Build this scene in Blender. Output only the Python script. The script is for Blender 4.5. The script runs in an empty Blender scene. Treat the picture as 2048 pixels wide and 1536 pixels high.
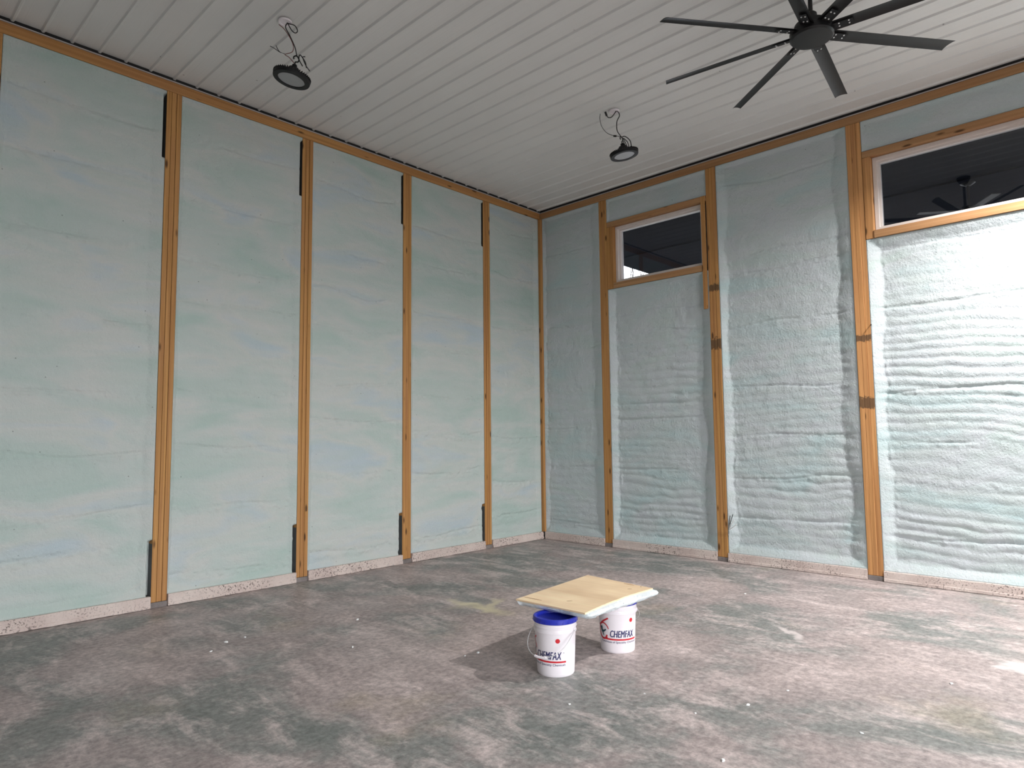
import bpy, bmesh, math, random
import numpy as np
from mathutils import Vector, Matrix
from math import sin, cos, pi, radians, sqrt, atan2, hypot

sc = bpy.context.scene
C = sc.collection

# ------------------------------------------------------------------ camera
F_PX = 1333.25
PITCH, ROLL, YAW = 0.08060691, -0.01007469, 0.75760069
fw = Vector((cos(PITCH) * cos(YAW), cos(PITCH) * sin(YAW), sin(PITCH)))
rt = Vector((sin(YAW), -cos(YAW), 0))
up = rt.cross(fw)
r2 = rt * cos(ROLL) + up * sin(ROLL)
u2 = -rt * sin(ROLL) + up * cos(ROLL)
cd = bpy.data.cameras.new('camera')
cam = bpy.data.objects.new('camera', cd)
C.objects.link(cam)
m = Matrix((r2, u2, -fw)).transposed().to_4x4()
m.translation = Vector((-8.2924, -7.1602, 1.62773))
cam.matrix_world = m
cd.sensor_fit = 'HORIZONTAL'
cd.sensor_width = 36
cd.lens = 36 * F_PX / 2048
cd.clip_start = 0.05
cd.clip_end = 200
sc.camera = cam

# ------------------------------------------------------------------ world, exposure, lights
H = 5.402                      # ceiling height
D = 12.5                       # room depth (y from 0 to -D)
W = 12.5                       # room width (x from 0 to -W)
w = bpy.data.worlds.new('overcast_sky')
sc.world = w
w.use_nodes = True
bg = w.node_tree.nodes['Background']
bg.inputs[0].default_value = (0.95, 0.96, 1.0, 1)
bg.inputs[1].default_value = 5.5
sc.view_settings.view_transform = 'Standard'
sc.view_settings.look = 'None'
sc.view_settings.exposure = 1.0
sc.view_settings.gamma = 1.0
sc.view_settings.use_curve_mapping = False
sc.cycles.max_bounces = 10
sc.cycles.diffuse_bounces = 6
sc.cycles.use_denoising = True
sc.cycles.sample_clamp_indirect = 4

LAMP = Vector((-1.2, -7.3, 4.88))
LAMPS_ON = [(LAMP, 165.0, (1.0, 0.965, 0.95))]
for (p, pw, colr) in LAMPS_ON:
    ld = bpy.data.lights.new('high_bay_lamp_light', 'AREA')
    ld.shape = 'DISK'
    ld.size = 0.28
    ld.spread = radians(164)
    ld.energy = pw
    ld.color = colr
    lo = bpy.data.objects.new('high_bay_lamp_light', ld)
    lo.location = p - Vector((0, 0, 0.035))
    C.objects.link(lo)
# unseen door opening added in the front wall for soft fill daylight: portal over it
FILL_DOOR = (-10.6, -4.2, 0.0, 4.3)
pd = bpy.data.lights.new('fill_door_portal', 'AREA')
pd.shape = 'RECTANGLE'
pd.size = FILL_DOOR[1] - FILL_DOOR[0]
pd.size_y = FILL_DOOR[3] - FILL_DOOR[2]
pd.cycles.is_portal = True
po = bpy.data.objects.new('fill_door_portal', pd)
po.location = ((FILL_DOOR[0] + FILL_DOOR[1]) / 2, -D - 0.1, (FILL_DOOR[2] + FILL_DOOR[3]) / 2)
po.rotation_euler = (pi / 2, 0, 0)         # -Z axis towards +Y
C.objects.link(po)
po.rotation_euler = (-pi / 2, pi, 0)
po.rotation_euler = (Vector((0, 1, 0)).to_track_quat('-Z', 'Z')).to_euler()


# ------------------------------------------------------------------ helpers
def link(o):
    C.objects.link(o)
    return o


def empty(name, loc=(0, 0, 0), rot=(0, 0, 0)):
    o = bpy.data.objects.new(name, None)
    o.empty_display_size = 0.1
    o.location = loc
    o.rotation_euler = rot
    return link(o)


def tag(o, label=None, cat=None, group=None, kind=None):
    if label: o['label'] = label
    if cat: o['category'] = cat
    if group: o['group'] = group
    if kind: o['kind'] = kind
    return o


def dup(o, parent=None):
    c = o.copy()
    C.objects.link(c)
    c.parent = parent
    for ch in list(o.children):
        dup(ch, c)
    return c


class MB:
    """collects shapes of one mesh"""
    def __init__(s):
        s.v = []; s.f = []

    def add(s, vs, fs):
        n = len(s.v)
        s.v += [tuple(v) for v in vs]
        s.f += [tuple(i + n for i in f) for f in fs]
        return s

    def box(s, x0, x1, y0, y1, z0, z1, mat=None, bevel=0):
        if bevel:
            b = bmesh.new()
            bmesh.ops.create_cube(b, size=1)
            for v in b.verts:
                v.co = Vector((x0 + (v.co.x + .5) * (x1 - x0), y0 + (v.co.y + .5) * (y1 - y0), z0 + (v.co.z + .5) * (z1 - z0)))
            bmesh.ops.bevel(b, geom=b.edges[:], offset=bevel, segments=2, affect='EDGES', profile=0.6)
            b.verts.index_update()
            vs = [v.co.copy() for v in b.verts]
            fs = [[v.index for v in f.verts] for f in b.faces]
            b.free()
        else:
            vs = [Vector((x, y, z)) for x in (x0, x1) for y in (y0, y1) for z in (z0, z1)]
            fs = [(0, 1, 3, 2), (4, 6, 7, 5), (0, 4, 5, 1), (2, 3, 7, 6), (0, 2, 6, 4), (1, 5, 7, 3)]
        if mat is not None:
            vs = [mat @ v for v in vs]
        return s.add(vs, fs)

    def lathe(s, prof, n=48, mat=None, closed_ends=True):
        vs = []; fs = []
        for (r, z) in prof:
            for k in range(n):
                a = 2 * pi * k / n
                vs.append(Vector((r * cos(a), r * sin(a), z)))
        for i in range(len(prof) - 1):
            for k in range(n):
                k2 = (k + 1) % n
                fs.append((i * n + k, i * n + k2, (i + 1) * n + k2, (i + 1) * n + k))
        if closed_ends:
            fs.append(tuple(range(n))[::-1])
            fs.append(tuple((len(prof) - 1) * n + k for k in range(n)))
        if mat is not None:
            vs = [mat @ v for v in vs]
        return s.add(vs, fs)

    def tube(s, pts, r, n=8, smooth=True, mat=None, rr=None):
        pts = [Vector(p) for p in pts]
        if smooth and len(pts) > 2:
            q = []
            P = [pts[0] * 2 - pts[1]] + pts + [pts[-1] * 2 - pts[-2]]
            for i in range(1, len(P) - 2):
                for t in [j / 6 for j in range(6)]:
                    a, b, c, d = P[i - 1], P[i], P[i + 1], P[i + 2]
                    q.append(0.5 * ((2 * b) + (c - a) * t + (2 * a - 5 * b + 4 * c - d) * t * t + (3 * b - a - 3 * c + d) * t ** 3))
            q.append(pts[-1])
            pts = q
        vs = []; fs = []
        ref = Vector((0.31, 0.22, 0.93)).normalized()
        N = len(pts)
        for i, p in enumerate(pts):
            d = (pts[min(i + 1, N - 1)] - pts[max(i - 1, 0)])
            if d.length < 1e-9: d = Vector((0, 0, 1))
            d.normalize()
            a = d.cross(ref)
            if a.length < 1e-3: a = d.cross(Vector((1, 0, 0)))
            a.normalize()
            b = d.cross(a)
            R = r if rr is None else r + (rr - r) * i / max(1, N - 1)
            for k in range(n):
                t = 2 * pi * k / n
                vs.append(p + a * (R * cos(t)) + b * (R * sin(t)))
        for i in range(N - 1):
            for k in range(n):
                k2 = (k + 1) % n
                fs.append((i * n + k, i * n + k2, (i + 1) * n + k2, (i + 1) * n + k))
        fs.append(tuple(range(n))[::-1])
        fs.append(tuple((N - 1) * n + k for k in range(n)))
        if mat is not None:
            vs = [mat @ v for v in vs]
        return s.add(vs, fs)

    def build(s, name, mat, parent=None, smooth=False, angle=35, loc=None):
        me = bpy.data.meshes.new(name)
        me.from_pydata([tuple(v) for v in s.v], [], s.f)
        b = bmesh.new(); b.from_mesh(me)
        bmesh.ops.recalc_face_normals(b, faces=b.faces)
        if smooth:
            for f in b.faces: f.smooth = True
            for e in b.edges:
                if len(e.link_faces) == 2 and e.calc_face_angle(0) > radians(angle): e.smooth = False
        b.to_mesh(me); b.free()
        me.materials.append(mat)
        o = bpy.data.objects.new(name, me)
        link(o)
        if parent is not None: o.parent = parent
        if loc is not None: o.location = loc
        return o


# ------------------------------------------------------------------ materials
def new_mat(name):
    mt = bpy.data.materials.new(name)
    mt.use_nodes = True
    nt = mt.node_tree
    return mt, nt, nt.nodes['Principled BSDF']


def N(nt, typ, **kw):
    n = nt.nodes.new(typ)
    for k, v in kw.items():
        if k in ('inputs',):
            for kk, vv in v.items(): n.inputs[kk].default_value = vv
        else:
            setattr(n, k, v)
    return n


def L(nt, a, b):
    nt.links.new(a, b)


def coords(nt, scale=(1, 1, 1), rnd=True, loc=(0, 0, 0)):
    tc = N(nt, 'ShaderNodeTexCoord')
    mp = N(nt, 'ShaderNodeMapping')
    mp.inputs['Scale'].default_value = scale
    mp.inputs['Location'].default_value = loc
    if rnd:
        oi = N(nt, 'ShaderNodeObjectInfo')
        mul = N(nt, 'ShaderNodeVectorMath', operation='SCALE')
        cmb = N(nt, 'ShaderNodeCombineXYZ', inputs={0: 1.0, 1: 0.7, 2: 1.3})
        L(nt, cmb.outputs[0], mul.inputs[0])
        ml = N(nt, 'ShaderNodeMath', operation='MULTIPLY', inputs={1: 37.0})
        L(nt, oi.outputs['Random'], ml.inputs[0])
        L(nt, ml.outputs[0], mul.inputs['Scale'])
        ad = N(nt, 'ShaderNodeVectorMath', operation='ADD')
        L(nt, tc.outputs['Object'], ad.inputs[0]); L(nt, mul.outputs[0], ad.inputs[1])
        L(nt, ad.outputs[0], mp.inputs['Vector'])
    else:
        L(nt, tc.outputs['Object'], mp.inputs['Vector'])
    return mp.outputs[0]


def noise(nt, vec, scale, detail=4, rough=0.55, dist=0.0):
    n = N(nt, 'ShaderNodeTexNoise')
    n.inputs['Scale'].default_value = scale
    n.inputs['Detail'].default_value = detail
    n.inputs['Roughness'].default_value = rough
    n.inputs['Distortion'].default_value = dist
    L(nt, vec, n.inputs['Vector'])
    return n.outputs['Fac']


def ramp(nt, fac, stops, interp='LINEAR'):
    r = N(nt, 'ShaderNodeValToRGB')
    r.color_ramp.interpolation = interp
    els = r.color_ramp.elements
    while len(els) < len(stops): els.new(0.5)
    for e, (p, c) in zip(els, stops):
        e.position = p
        e.color = (c, c, c, 1) if isinstance(c, (int, float)) else (*c, 1)
    L(nt, fac, r.inputs[0])
    return r.outputs[0]


def mix(nt, fac, a, b, mode='MIX'):
    n = N(nt, 'ShaderNodeMix', data_type='RGBA', blend_type=mode)
    if isinstance(fac, (int, float)): n.inputs[0].default_value = fac
    else: L(nt, fac, n.inputs[0])
    for i, x in ((6, a), (7, b)):
        if isinstance(x, tuple): n.inputs[i].default_value = (*x, 1)
        else: L(nt, x, n.inputs[i])
    return n.outputs[2]


def bump(nt, h, strength, dist, bsdf):
    b = N(nt, 'ShaderNodeBump')
    b.inputs['Strength'].default_value = strength
    b.inputs['Distance'].default_value = dist
    L(nt, h, b.inputs['Height'])
    L(nt, b.outputs[0], bsdf.inputs['Normal'])
    return b


def plain(name, col, rough=0.5, metal=0.0, spec=0.5, var=0.0, vs=8.0, bmp=0.0, bs=60.0):
    mt, nt, b = new_mat(name)
    b.inputs['Roughness'].default_value = rough
    b.inputs['Metallic'].default_value = metal
    b.inputs['Specular IOR Level'].default_value = spec
    v = coords(nt)
    c = ramp(nt, noise(nt, v, vs, 5), [(0.3, tuple(max(0, x * (1 - var)) for x in col)), (0.7, tuple(min(1, x * (1 + var)) for x in col))])
    L(nt, c, b.inputs['Base Color'])
    if bmp: bump(nt, noise(nt, v, bs, 4), bmp, 0.005, b)
    return mt


def wood_mat(name, axis='z', base=(0.53, 0.28, 0.09), dark=(0.31, 0.135, 0.038), bands=(), sat=1.0, knots=True):
    mt, nt, b = new_mat(name)
    b.inputs['Roughness'].default_value = 0.62
    b.inputs['Specular IOR Level'].default_value = 0.3
    lo, hi = 0.35, 22
    sc_ = {'z': (hi, hi, lo), 'x': (lo, hi, hi), 'y': (hi, lo, hi)}[axis]
    v = coords(nt, sc_)
    g = noise(nt, v, 1.6, 6, 0.62, 0.35)
    c = ramp(nt, g, [(0.30, dark), (0.45, tuple(0.5 * (p + q) for p, q in zip(base, dark))), (0.58, base), (0.75, tuple(min(1, p * 1.22) for p in base))])
    # broad tone change along the board
    sc2 = {'z': (2, 2, 1.1), 'x': (1.1, 2, 2), 'y': (2, 1.1, 2)}[axis]
    v2 = coords(nt, sc2)
    c = mix(nt, ramp(nt, noise(nt, v2, 1.0, 3), [(0.35, 0.0), (0.7, 0.55)]), c, (0.42, 0.20, 0.085))
    if knots:
        sc3 = {'z': (14, 14, 4.2), 'x': (4.2, 14, 14), 'y': (14, 4.2, 14)}[axis]
        v3 = coords(nt, sc3)
        vo = N(nt, 'ShaderNodeTexVoronoi', inputs={'Scale': 1.0})
        L(nt, v3, vo.inputs['Vector'])
        cell = N(nt, 'ShaderNodeSeparateColor'); L(nt, vo.outputs['Color'], cell.inputs[0])
        gate = N(nt, 'ShaderNodeMath', operation='GREATER_THAN', inputs={1: 0.72}); L(nt, cell.outputs[0], gate.inputs[0])
        kn = ramp(nt, vo.outputs['Distance'], [(0.12, 1.0), (0.26, 0.0)])
        mm = N(nt, 'ShaderNodeMath', operation='MULTIPLY'); L(nt, kn, mm.inputs[0]); L(nt, gate.outputs[0], mm.inputs[1])
        c = mix(nt, mm.outputs[0], c, (0.10, 0.045, 0.015))
    if bands:
        tc = N(nt, 'ShaderNodeTexCoord')
        sx = N(nt, 'ShaderNodeSeparateXYZ'); L(nt, tc.outputs['Object'], sx.inputs[0])
        v4 = coords(nt, (18, 18, 18))
        nz = noise(nt, v4, 1.4, 5, 0.7)
        for (z0, hw) in bands:
            s1 = N(nt, 'ShaderNodeMath', operation='SUBTRACT', inputs={1: z0}); L(nt, sx.outputs[2], s1.inputs[0])
            a1 = N(nt, 'ShaderNodeMath', operation='ABSOLUTE'); L(nt, s1.outputs[0], a1.inputs[0])
            n2 = N(nt, 'ShaderNodeMath', operation='MULTIPLY_ADD', inputs={1: -hw * 2.2, 2: hw * 1.9}); L(nt, nz, n2.inputs[0])
            lt = N(nt, 'ShaderNodeMath', operation='SUBTRACT'); L(nt, n2.outputs[0], lt.inputs[0]); L(nt, a1.outputs[0], lt.inputs[1])
            k = ramp(nt, lt.outputs[0], [(0.0, 0.0), (0.012, 0.8)])
            c = mix(nt, k, c, (0.07, 0.045, 0.028))
    L(nt, c, b.inputs['Base Color'])
    bump(nt, g, 0.25, 0.002, b)
    return mt


def foam_mat(name, tints):
    mt, nt, b = new_mat(name)
    b.inputs['Roughness'].default_value = 0.62
    b.inputs['Specular IOR Level'].default_value = 0.35
    v = coords(nt, (0.9, 0.9, 2.6))
    c = ramp(nt, noise(nt, v, 1.0, 3, 0.5, 0.6), [(0.32, tints[0]), (0.46, tints[1]), (0.56, tints[2]), (0.70, tints[3])])
    vv = coords(nt, (1.6, 1.6, 9))
    c = mix(nt, ramp(nt, noise(nt, vv, 1.0, 4, 0.6), [(0.42, 0.0), (0.75, 0.5)]), c, tints[4])
    vs = coords(nt, (1, 1, 1))
    vo = N(nt, 'ShaderNodeTexVoronoi', inputs={'Scale': 6.5}); L(nt, vs, vo.inputs['Vector'])
    spot = ramp(nt, vo.outputs['Distance'], [(0.018, 0.75), (0.05, 0.0)])
    c = mix(nt, spot, c, (0.12, 0.14, 0.13))
    L(nt, c, b.inputs['Base Color'])
    f1 = noise(nt, vs, 42, 5, 0.6)
    f2 = noise(nt, vs, 150, 3, 0.6)
    ad = N(nt, 'ShaderNodeMath', operation='MULTIPLY_ADD', inputs={1: 0.35}); L(nt, f2, ad.inputs[0]); L(nt, f1, ad.inputs[2])
    bump(nt, ad.outputs[0], 0.9, 0.010, b)
    return mt


M = {}
M['wood'] = wood_mat('post_wood', 'z')
M['wood_a'] = wood_mat('post_wood_spliced', 'z', bands=((3.616, 0.065), (2.851, 0.095)))
M['wood_b'] = wood_mat('post_wood_stained', 'z', base=(0.60, 0.31, 0.12), dark=(0.36, 0.165, 0.055), bands=((2.726, 0.055), (1.99, 0.085)))
M['wood_x'] = wood_mat('plate_wood_x', 'x', base=(0.50, 0.26, 0.09), dark=(0.34, 0.155, 0.05))
M['wood_y'] = wood_mat('plate_wood_y', 'y', base=(0.43, 0.25, 0.12), dark=(0.29, 0.15, 0.065))
M['ply'] = wood_mat('plywood_face', 'y', base=(0.96, 0.77, 0.52), dark=(0.92, 0.71, 0.46), knots=False)
M['foam_l'] = foam_mat('spray_foam_left', ((0.43, 0.54, 0.50), (0.505, 0.57, 0.545), (0.56, 0.585, 0.56), (0.465, 0.55, 0.59), (0.455, 0.545, 0.50)))
M['foam_r'] = foam_mat('spray_foam_right', ((0.45, 0.57, 0.58), (0.50, 0.565, 0.575), (0.53, 0.575, 0.60), (0.485, 0.57, 0.56), (0.51, 0.575, 0.545)))
M['foam_u'] = foam_mat('spray_foam_underside', ((0.68, 0.78, 0.80), (0.74, 0.80, 0.83), (0.80, 0.84, 0.86), (0.72, 0.80, 0.81), (0.82, 0.86, 0.87)))
M['black'] = plain('black_metal', (0.006, 0.006, 0.007), 0.5, 0.0, 0.3, 0.3)
M['fan'] = plain('fan_satin_black', (0.006, 0.006, 0.0065), 0.45, 0.0, 0.4, 0.25)
M['cable'] = plain('black_cable', (0.012, 0.012, 0.012), 0.5)
M['red_wire'] = plain('red_wire', (0.17, 0.035, 0.03), 0.5)
M['white_pl'] = plain('white_vinyl', (0.70, 0.64, 0.60), 0.4, var=0.04)
M['bucket'] = plain('bucket_white_plastic', (0.88, 0.83, 0.86), 0.33, var=0.03, vs=5)
M['blue'] = plain('lid_blue_plastic', (0.022, 0.035, 0.42), 0.28, var=0.05)
M['navy'] = plain('print_navy', (0.02, 0.022, 0.12), 0.4)
M['red'] = plain('print_red', (0.60, 0.018, 0.03), 0.4)
M['teal'] = plain('print_teal', (0.02, 0.07, 0.09), 0.4)
M['steel'] = plain('galvanised_wire', (0.75, 0.75, 0.75), 0.3, 0.3)
M['grey_base'] = plain('concrete_pier', (0.20, 0.175, 0.165), 0.85, var=0.25, bmp=0.5)
M['crumb'] = plain('foam_crumb', (0.82, 0.83, 0.82), 0.7, var=0.05)
M['lens'] = plain('lamp_lens_frosted', (0.33, 0.34, 0.35), 0.3, var=0.06)
M['bark'] = plain('tree_bark', (0.06, 0.05, 0.045), 0.8, var=0.3)
M['trimmetal'] = plain('trim_metal', (0.50, 0.47, 0.45), 0.4, 0.0)
M['void'] = plain('dark_backing', (0.018, 0.018, 0.018), 0.9)
M['gap_strip'] = plain('gap_strip_grey', (0.07, 0.072, 0.075), 0.6, var=0.15)
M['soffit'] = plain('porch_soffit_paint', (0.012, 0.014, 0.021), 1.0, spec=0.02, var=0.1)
M['outwall'] = plain('wall_panel', (0.30, 0.32, 0.32), 0.8, var=0.08)

# lit lens
mt, nt, b = new_mat('lamp_lens_lit')
b.inputs['Base Color'].default_value = (0.8, 0.8, 0.8, 1)
b.inputs['Emission Color'].default_value = (1, 0.97, 0.95, 1)
b.inputs['Emission Strength'].default_value = 12
M['lens_lit'] = mt

# glass
mt, nt, b = new_mat('window_glass')
b.inputs['Base Color'].default_value = (0.55, 0.58, 0.62, 1)
b.inputs['Roughness'].default_value = 0.01
b.inputs['Transmission Weight'].default_value = 1.0
b.inputs['IOR'].default_value = 1.45
M['glass'] = mt

# ceiling sheet
mt, nt, b = new_mat('ceiling_liner_panel')
b.inputs['Roughness'].default_value = 0.42
v = coords(nt, (1, 1, 1), rnd=False)
c = ramp(nt, noise(nt, v, 0.7, 3), [(0.3, (0.68, 0.68, 0.67)), (0.7, (0.73, 0.73, 0.715))])
vo = N(nt, 'ShaderNodeTexVoronoi', inputs={'Scale': 3.2}); L(nt, v, vo.inputs['Vector'])
c = mix(nt, ramp(nt, vo.outputs['Distance'], [(0.015, 0.7), (0.035, 0.0)]), c, (0.12, 0.12, 0.12))
L(nt, c, b.inputs['Base Color'])
M['ceil'] = mt

# skirt boards: overspray on white painted wood with dark pits
mt, nt, b = new_mat('skirt_overspray')
b.inputs['Roughness'].default_value = 0.8
v = coords(nt, (1, 1, 1))
c = ramp(nt, noise(nt, v, 3.0, 4), [(0.35, (0.56, 0.46, 0.42)), (0.65, (0.66, 0.57, 0.52))])
pit = ramp(nt, noise(nt, v, 55, 5, 0.65), [(0.54, 0.0), (0.61, 1.0)])
reg = ramp(nt, noise(nt, v, 2.2, 3), [(0.38, 0.15), (0.58, 1.0)])
mm = N(nt, 'ShaderNodeMath', operation='MULTIPLY'); L(nt, pit, mm.inputs[0]); L(nt, reg, mm.inputs[1])
c = mix(nt, mm.outputs[0], c, (0.13, 0.10, 0.085))
L(nt, c, b.inputs['Base Color'])
bump(nt, noise(nt, v, 60, 5, 0.65), 0.6, 0.004, b)
M['skirt'] = mt

# floor: stained trowelled concrete
mt, nt, b = new_mat('stained_concrete')
v = coords(nt, (1, 1, 1), rnd=False)
vst = coords(nt, (1.9, 0.8, 1), rnd=False)
base = ramp(nt, noise(nt, v, 0.75, 6, 0.6, 0.5), [(0.34, (0.185, 0.20, 0.188)), (0.44, (0.25, 0.25, 0.237)), (0.52, (0.335, 0.287, 0.276)), (0.68, (0.46, 0.385, 0.368))])
dust = ramp(nt, noise(nt, vst, 2.4, 8, 0.72, 0.4), [(0.48, 0.0), (0.66, 0.75)])
base = mix(nt, dust, base, (0.62, 0.53, 0.51))
tan = ramp(nt, noise(nt, v, 0.9, 5, 0.6), [(0.58, 0.0), (0.70, 0.45)])
base = mix(nt, tan, base, (0.36, 0.30, 0.215))
fine = ramp(nt, noise(nt, v, 22, 6, 0.75), [(0.32, 0.62), (0.50, 1.0), (0.70, 1.45)])
base = mix(nt, 1.0, base, fine, 'MULTIPLY')
wh = ramp(nt, noise(nt, v, 60, 3, 0.6), [(0.70, 0.0), (0.76, 0.7)])
wreg = ramp(nt, noise(nt, v, 1.1, 3), [(0.48, 0.0), (0.62, 1.0)])
mm = N(nt, 'ShaderNodeMath', operation='MULTIPLY'); L(nt, wh, mm.inputs[0]); L(nt, wreg, mm.inputs[1])
base = mix(nt, mm.outputs[0], base, (0.52, 0.50, 0.48))
# yellowish overspray patch with arms
tc = N(nt, 'ShaderNodeTexCoord')
wn = N(nt, 'ShaderNodeTexNoise', inputs={'Scale': 3.0, 'Detail': 5.0}); L(nt, tc.outputs['Object'], wn.inputs['Vector'])
wv = N(nt, 'ShaderNodeVectorMath', operation='SCALE', inputs={'Scale': 0.5}); L(nt, wn.outputs['Color'], wv.inputs[0])
wa = N(nt, 'ShaderNodeVectorMath', operation='ADD'); L(nt, tc.outputs['Object'], wa.inputs[0]); L(nt, wv.outputs[0], wa.inputs[1])


def stain(cx, cy, ang, lx, ly, col, k, base):
    mp = N(nt, 'ShaderNodeMapping', vector_type='TEXTURE')
    mp.inputs['Location'].default_value = (cx + 0.25, cy + 0.25, 0.25)
    mp.inputs['Rotation'].default_value = (0, 0, ang)
    mp.inputs['Scale'].default_value = (lx, ly, 1)
    L(nt, wa.outputs[0], mp.inputs['Vector'])
    sz = N(nt, 'ShaderNodeSeparateXYZ'); L(nt, mp.outputs[0], sz.inputs[0])
    cb = N(nt, 'ShaderNodeCombineXYZ'); L(nt, sz.outputs[0], cb.inputs[0]); L(nt, sz.outputs[1], cb.inputs[1])
    ln = N(nt, 'ShaderNodeVectorMath', operation='LENGTH'); L(nt, cb.outputs[0], ln.inputs[0])
    return mix(nt, ramp(nt, ln.outputs['Value'], [(0.35, k), (1.0, 0.0)]), base, col)


for st in [(-3.74, -2.33, 1.62, 0.52, 0.13, (0.66, 0.60, 0.42), 1.0),
           (-3.60, -2.42, 0.5, 0.36, 0.09, (0.62, 0.56, 0.40), 0.9),
           (-3.80, -2.25, 2.6, 0.22, 0.09, (0.42, 0.38, 0.27), 0.6),
           (-2.45, -6.42, 0.9, 0.22, 0.09, (0.75, 0.72, 0.70), 0.9),
           (-2.6, -4.9, 0.9, 0.35, 0.05, (0.66, 0.60, 0.58), 0.8)]:
    base = stain(*st, base)
L(nt, base, b.inputs['Base Color'])
rg = ramp(nt, noise(nt, v, 1.3, 5), [(0.35, 0.42), (0.65, 0.68)])
L(nt, rg, b.inputs['Roughness'])
b.inputs['Specular IOR Level'].default_value = 0.4
bump(nt, noise(nt, v, 28, 6, 0.7), 0.22, 0.004, b)
M['floor'] = mt
M['ground'] = plain('outside_gravel', (0.07, 0.068, 0.062), 0.9, var=0.3, vs=2)

# ------------------------------------------------------------------ value noise for the foam geometry
_rs = np.random.RandomState(7)
_tab = _rs.rand(256, 256)


def vn(x, y, seed=0):
    x = np.asarray(x, float) + seed * 17.31; y = np.asarray(y, float) + seed * 5.77
    xi = np.floor(x).astype(int); yi = np.floor(y).astype(int)
    fx = x - xi; fy = y - yi
    fx = fx * fx * (3 - 2 * fx); fy = fy * fy * (3 - 2 * fy)
    t = lambda a, b_: _tab[(a + seed * 31) % 256, (b_ + seed * 57) % 256]
    return (t(xi, yi) * (1 - fx) + t(xi + 1, yi) * fx) * (1 - fy) + (t(xi, yi + 1) * (1 - fx) + t(xi + 1, yi + 1) * fx) * fy


def fbm(x, y, seed=0, o=4):
    s = 0; a = 0.5
    for k in range(o):
        s = s + a * vn(x * 2 ** k, y * 2 ** k, seed + k * 3); a *= 0.5
    return s - 0.47


def sstep(a, b_, x):
    t = np.clip((x - a) / (b_ - a), 0, 1)
    return t * t * (3 - 2 * t)


def foam_depth(U, Z, w_, z0, z1, seed, side, opts):
    """depth into the wall (metres) behind the plane of the post faces; U from the viewer's left"""
    A = opts.get('amp', 0.005)
    d = opts.get('d0', 0.014) + 0.016 * fbm(U * 1.3, Z * 0.9, seed)
    # sprayed passes: rounded rolls with creases between them
    warp = 1.1 * vn(U * 1.1, Z * 1.7, seed + 1) + 0.35 * vn(U * 5, Z * 5, seed + 2) + 1.3 * vn(U * .4, Z * .6, seed + 5) + 1.1 * vn(U * .25, Z * 2.3, seed + 26)
    ph = Z / opts.get('per', 0.105) + warp + opts.get('sag', 0.0) * (U / w_ - .5) ** 2
    roll = np.abs(np.sin(pi * ph))
    mask = sstep(0.3, 0.8, 0.65 * vn(U * 0.7, Z * 1.1, seed + 9) + 0.35 * vn(U * 2.3, Z * 6, seed + 24)) * opts.get('rollmask', 1.0) + 0.30
    if opts.get('lowroll'):
        mask = mask * (0.22 + 1.0 * sstep(3.7, 2.2, Z))
    d = d - A * mask * (roll - 0.6)
    # a few deep creases with crumpled lips
    rs = np.random.RandomState(seed)
    for k in range(int((z1 - z0) / 0.62)):
        zc = z0 + (k + rs.rand() * 0.7 + 0.2) * 0.62
        line = zc + 0.05 * (vn(U * 1.7, U * 0 + k, seed + 4) - 0.5) * 2 - 0.03 * np.sin(pi * U / w_) * (1 if side == 'l' else 0.3)
        g = np.exp(-((Z - line) / 0.012) ** 2) * sstep(0.2, 0.55, vn(U * 2.2, U * 0 + k * 3, seed + 6))
        lump = np.exp(-((Z - line + 0.02) / 0.05) ** 2)
        d = d + opts.get('crease', 0.006) * g - lump * opts.get('crumple', 0.008) * np.maximum(fbm(U * 22, Z * 30, seed + 8, 3), -0.1)
    # lumpy skin
    d = d - 0.0030 * fbm(U * 26, Z * 30, seed + 11, 3) - opts.get('rough', 0.0) * fbm(U * 9, Z * 12, seed + 13, 3)
    # coves: the foam climbs onto the timbers at all four edges
    n1 = (vn(Z * 1.9, Z * 0, seed + 15) - 0.5) * 2
    n2 = (vn(Z * 7, Z * 0, seed + 16) - 0.5) * 2
    n3 = (vn(Z * 22, Z * 0, seed + 17) - 0.5) * 2
    wr = opts.get('wr', 0.09) * (1 + 0.28 * n1 + 0.13 * n2 + 0.05 * n3)
    wl = opts.get('wl', 0.07) * (1 + 0.7 * (vn(Z * 2.6, Z * 0, seed + 18) - .5) + 0.18 * n2 + 0.10 * n3)
    wt = opts.get('wt', 0.03) * (1 + 0.3 * (vn(U * 4, U * 0, seed + 20) - .5))
    wb = opts.get('wb', 0.07) * (1 + 0.4 * (vn(U * 3, U * 0, seed + 22) - .5))
    cl = lambda dist, w0: np.clip((w0 - dist) / w0, 0, 1)
    t = np.maximum(np.maximum(cl(w_ - U, wr), cl(U, wl)), np.maximum(cl(z1 - Z, wt), cl(Z - z0, wb)))
    t = t * (1.25 - 0.25 * t)
    d = d * (1 - t) + t * 0.004 + t * (1 - t) * 0.022 * fbm(U * 16, Z * 16, seed + 23, 3)
    # a beaded lip at the foot of the left cove
    bead = np.exp(-((U - wl - 0.02) / 0.02) ** 2)
    d = d - bead * opts.get('lip', 0.010) * np.maximum(fbm(U * 20, Z * 17, seed + 19, 3) + 0.1, 0)
    if opts.get('gap'):
        gw = 0.030 + 0.018 * vn(Z * 14, Z * 0, seed + 21)
        sel = np.maximum(sstep(z1 - 0.72, z1 - 0.70, Z) * sstep(z1 - 0.03, z1 - 0.05, Z), sstep(z0 + 0.55, z0 + 0.52, Z))
        gw = np.where(Z > 2, gw * 0.55, gw)
        d = d + sstep(gw, gw * 0.6, w_ - U) * sel * 0.09
    return np.clip(d, 0.0005, 0.132)


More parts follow.
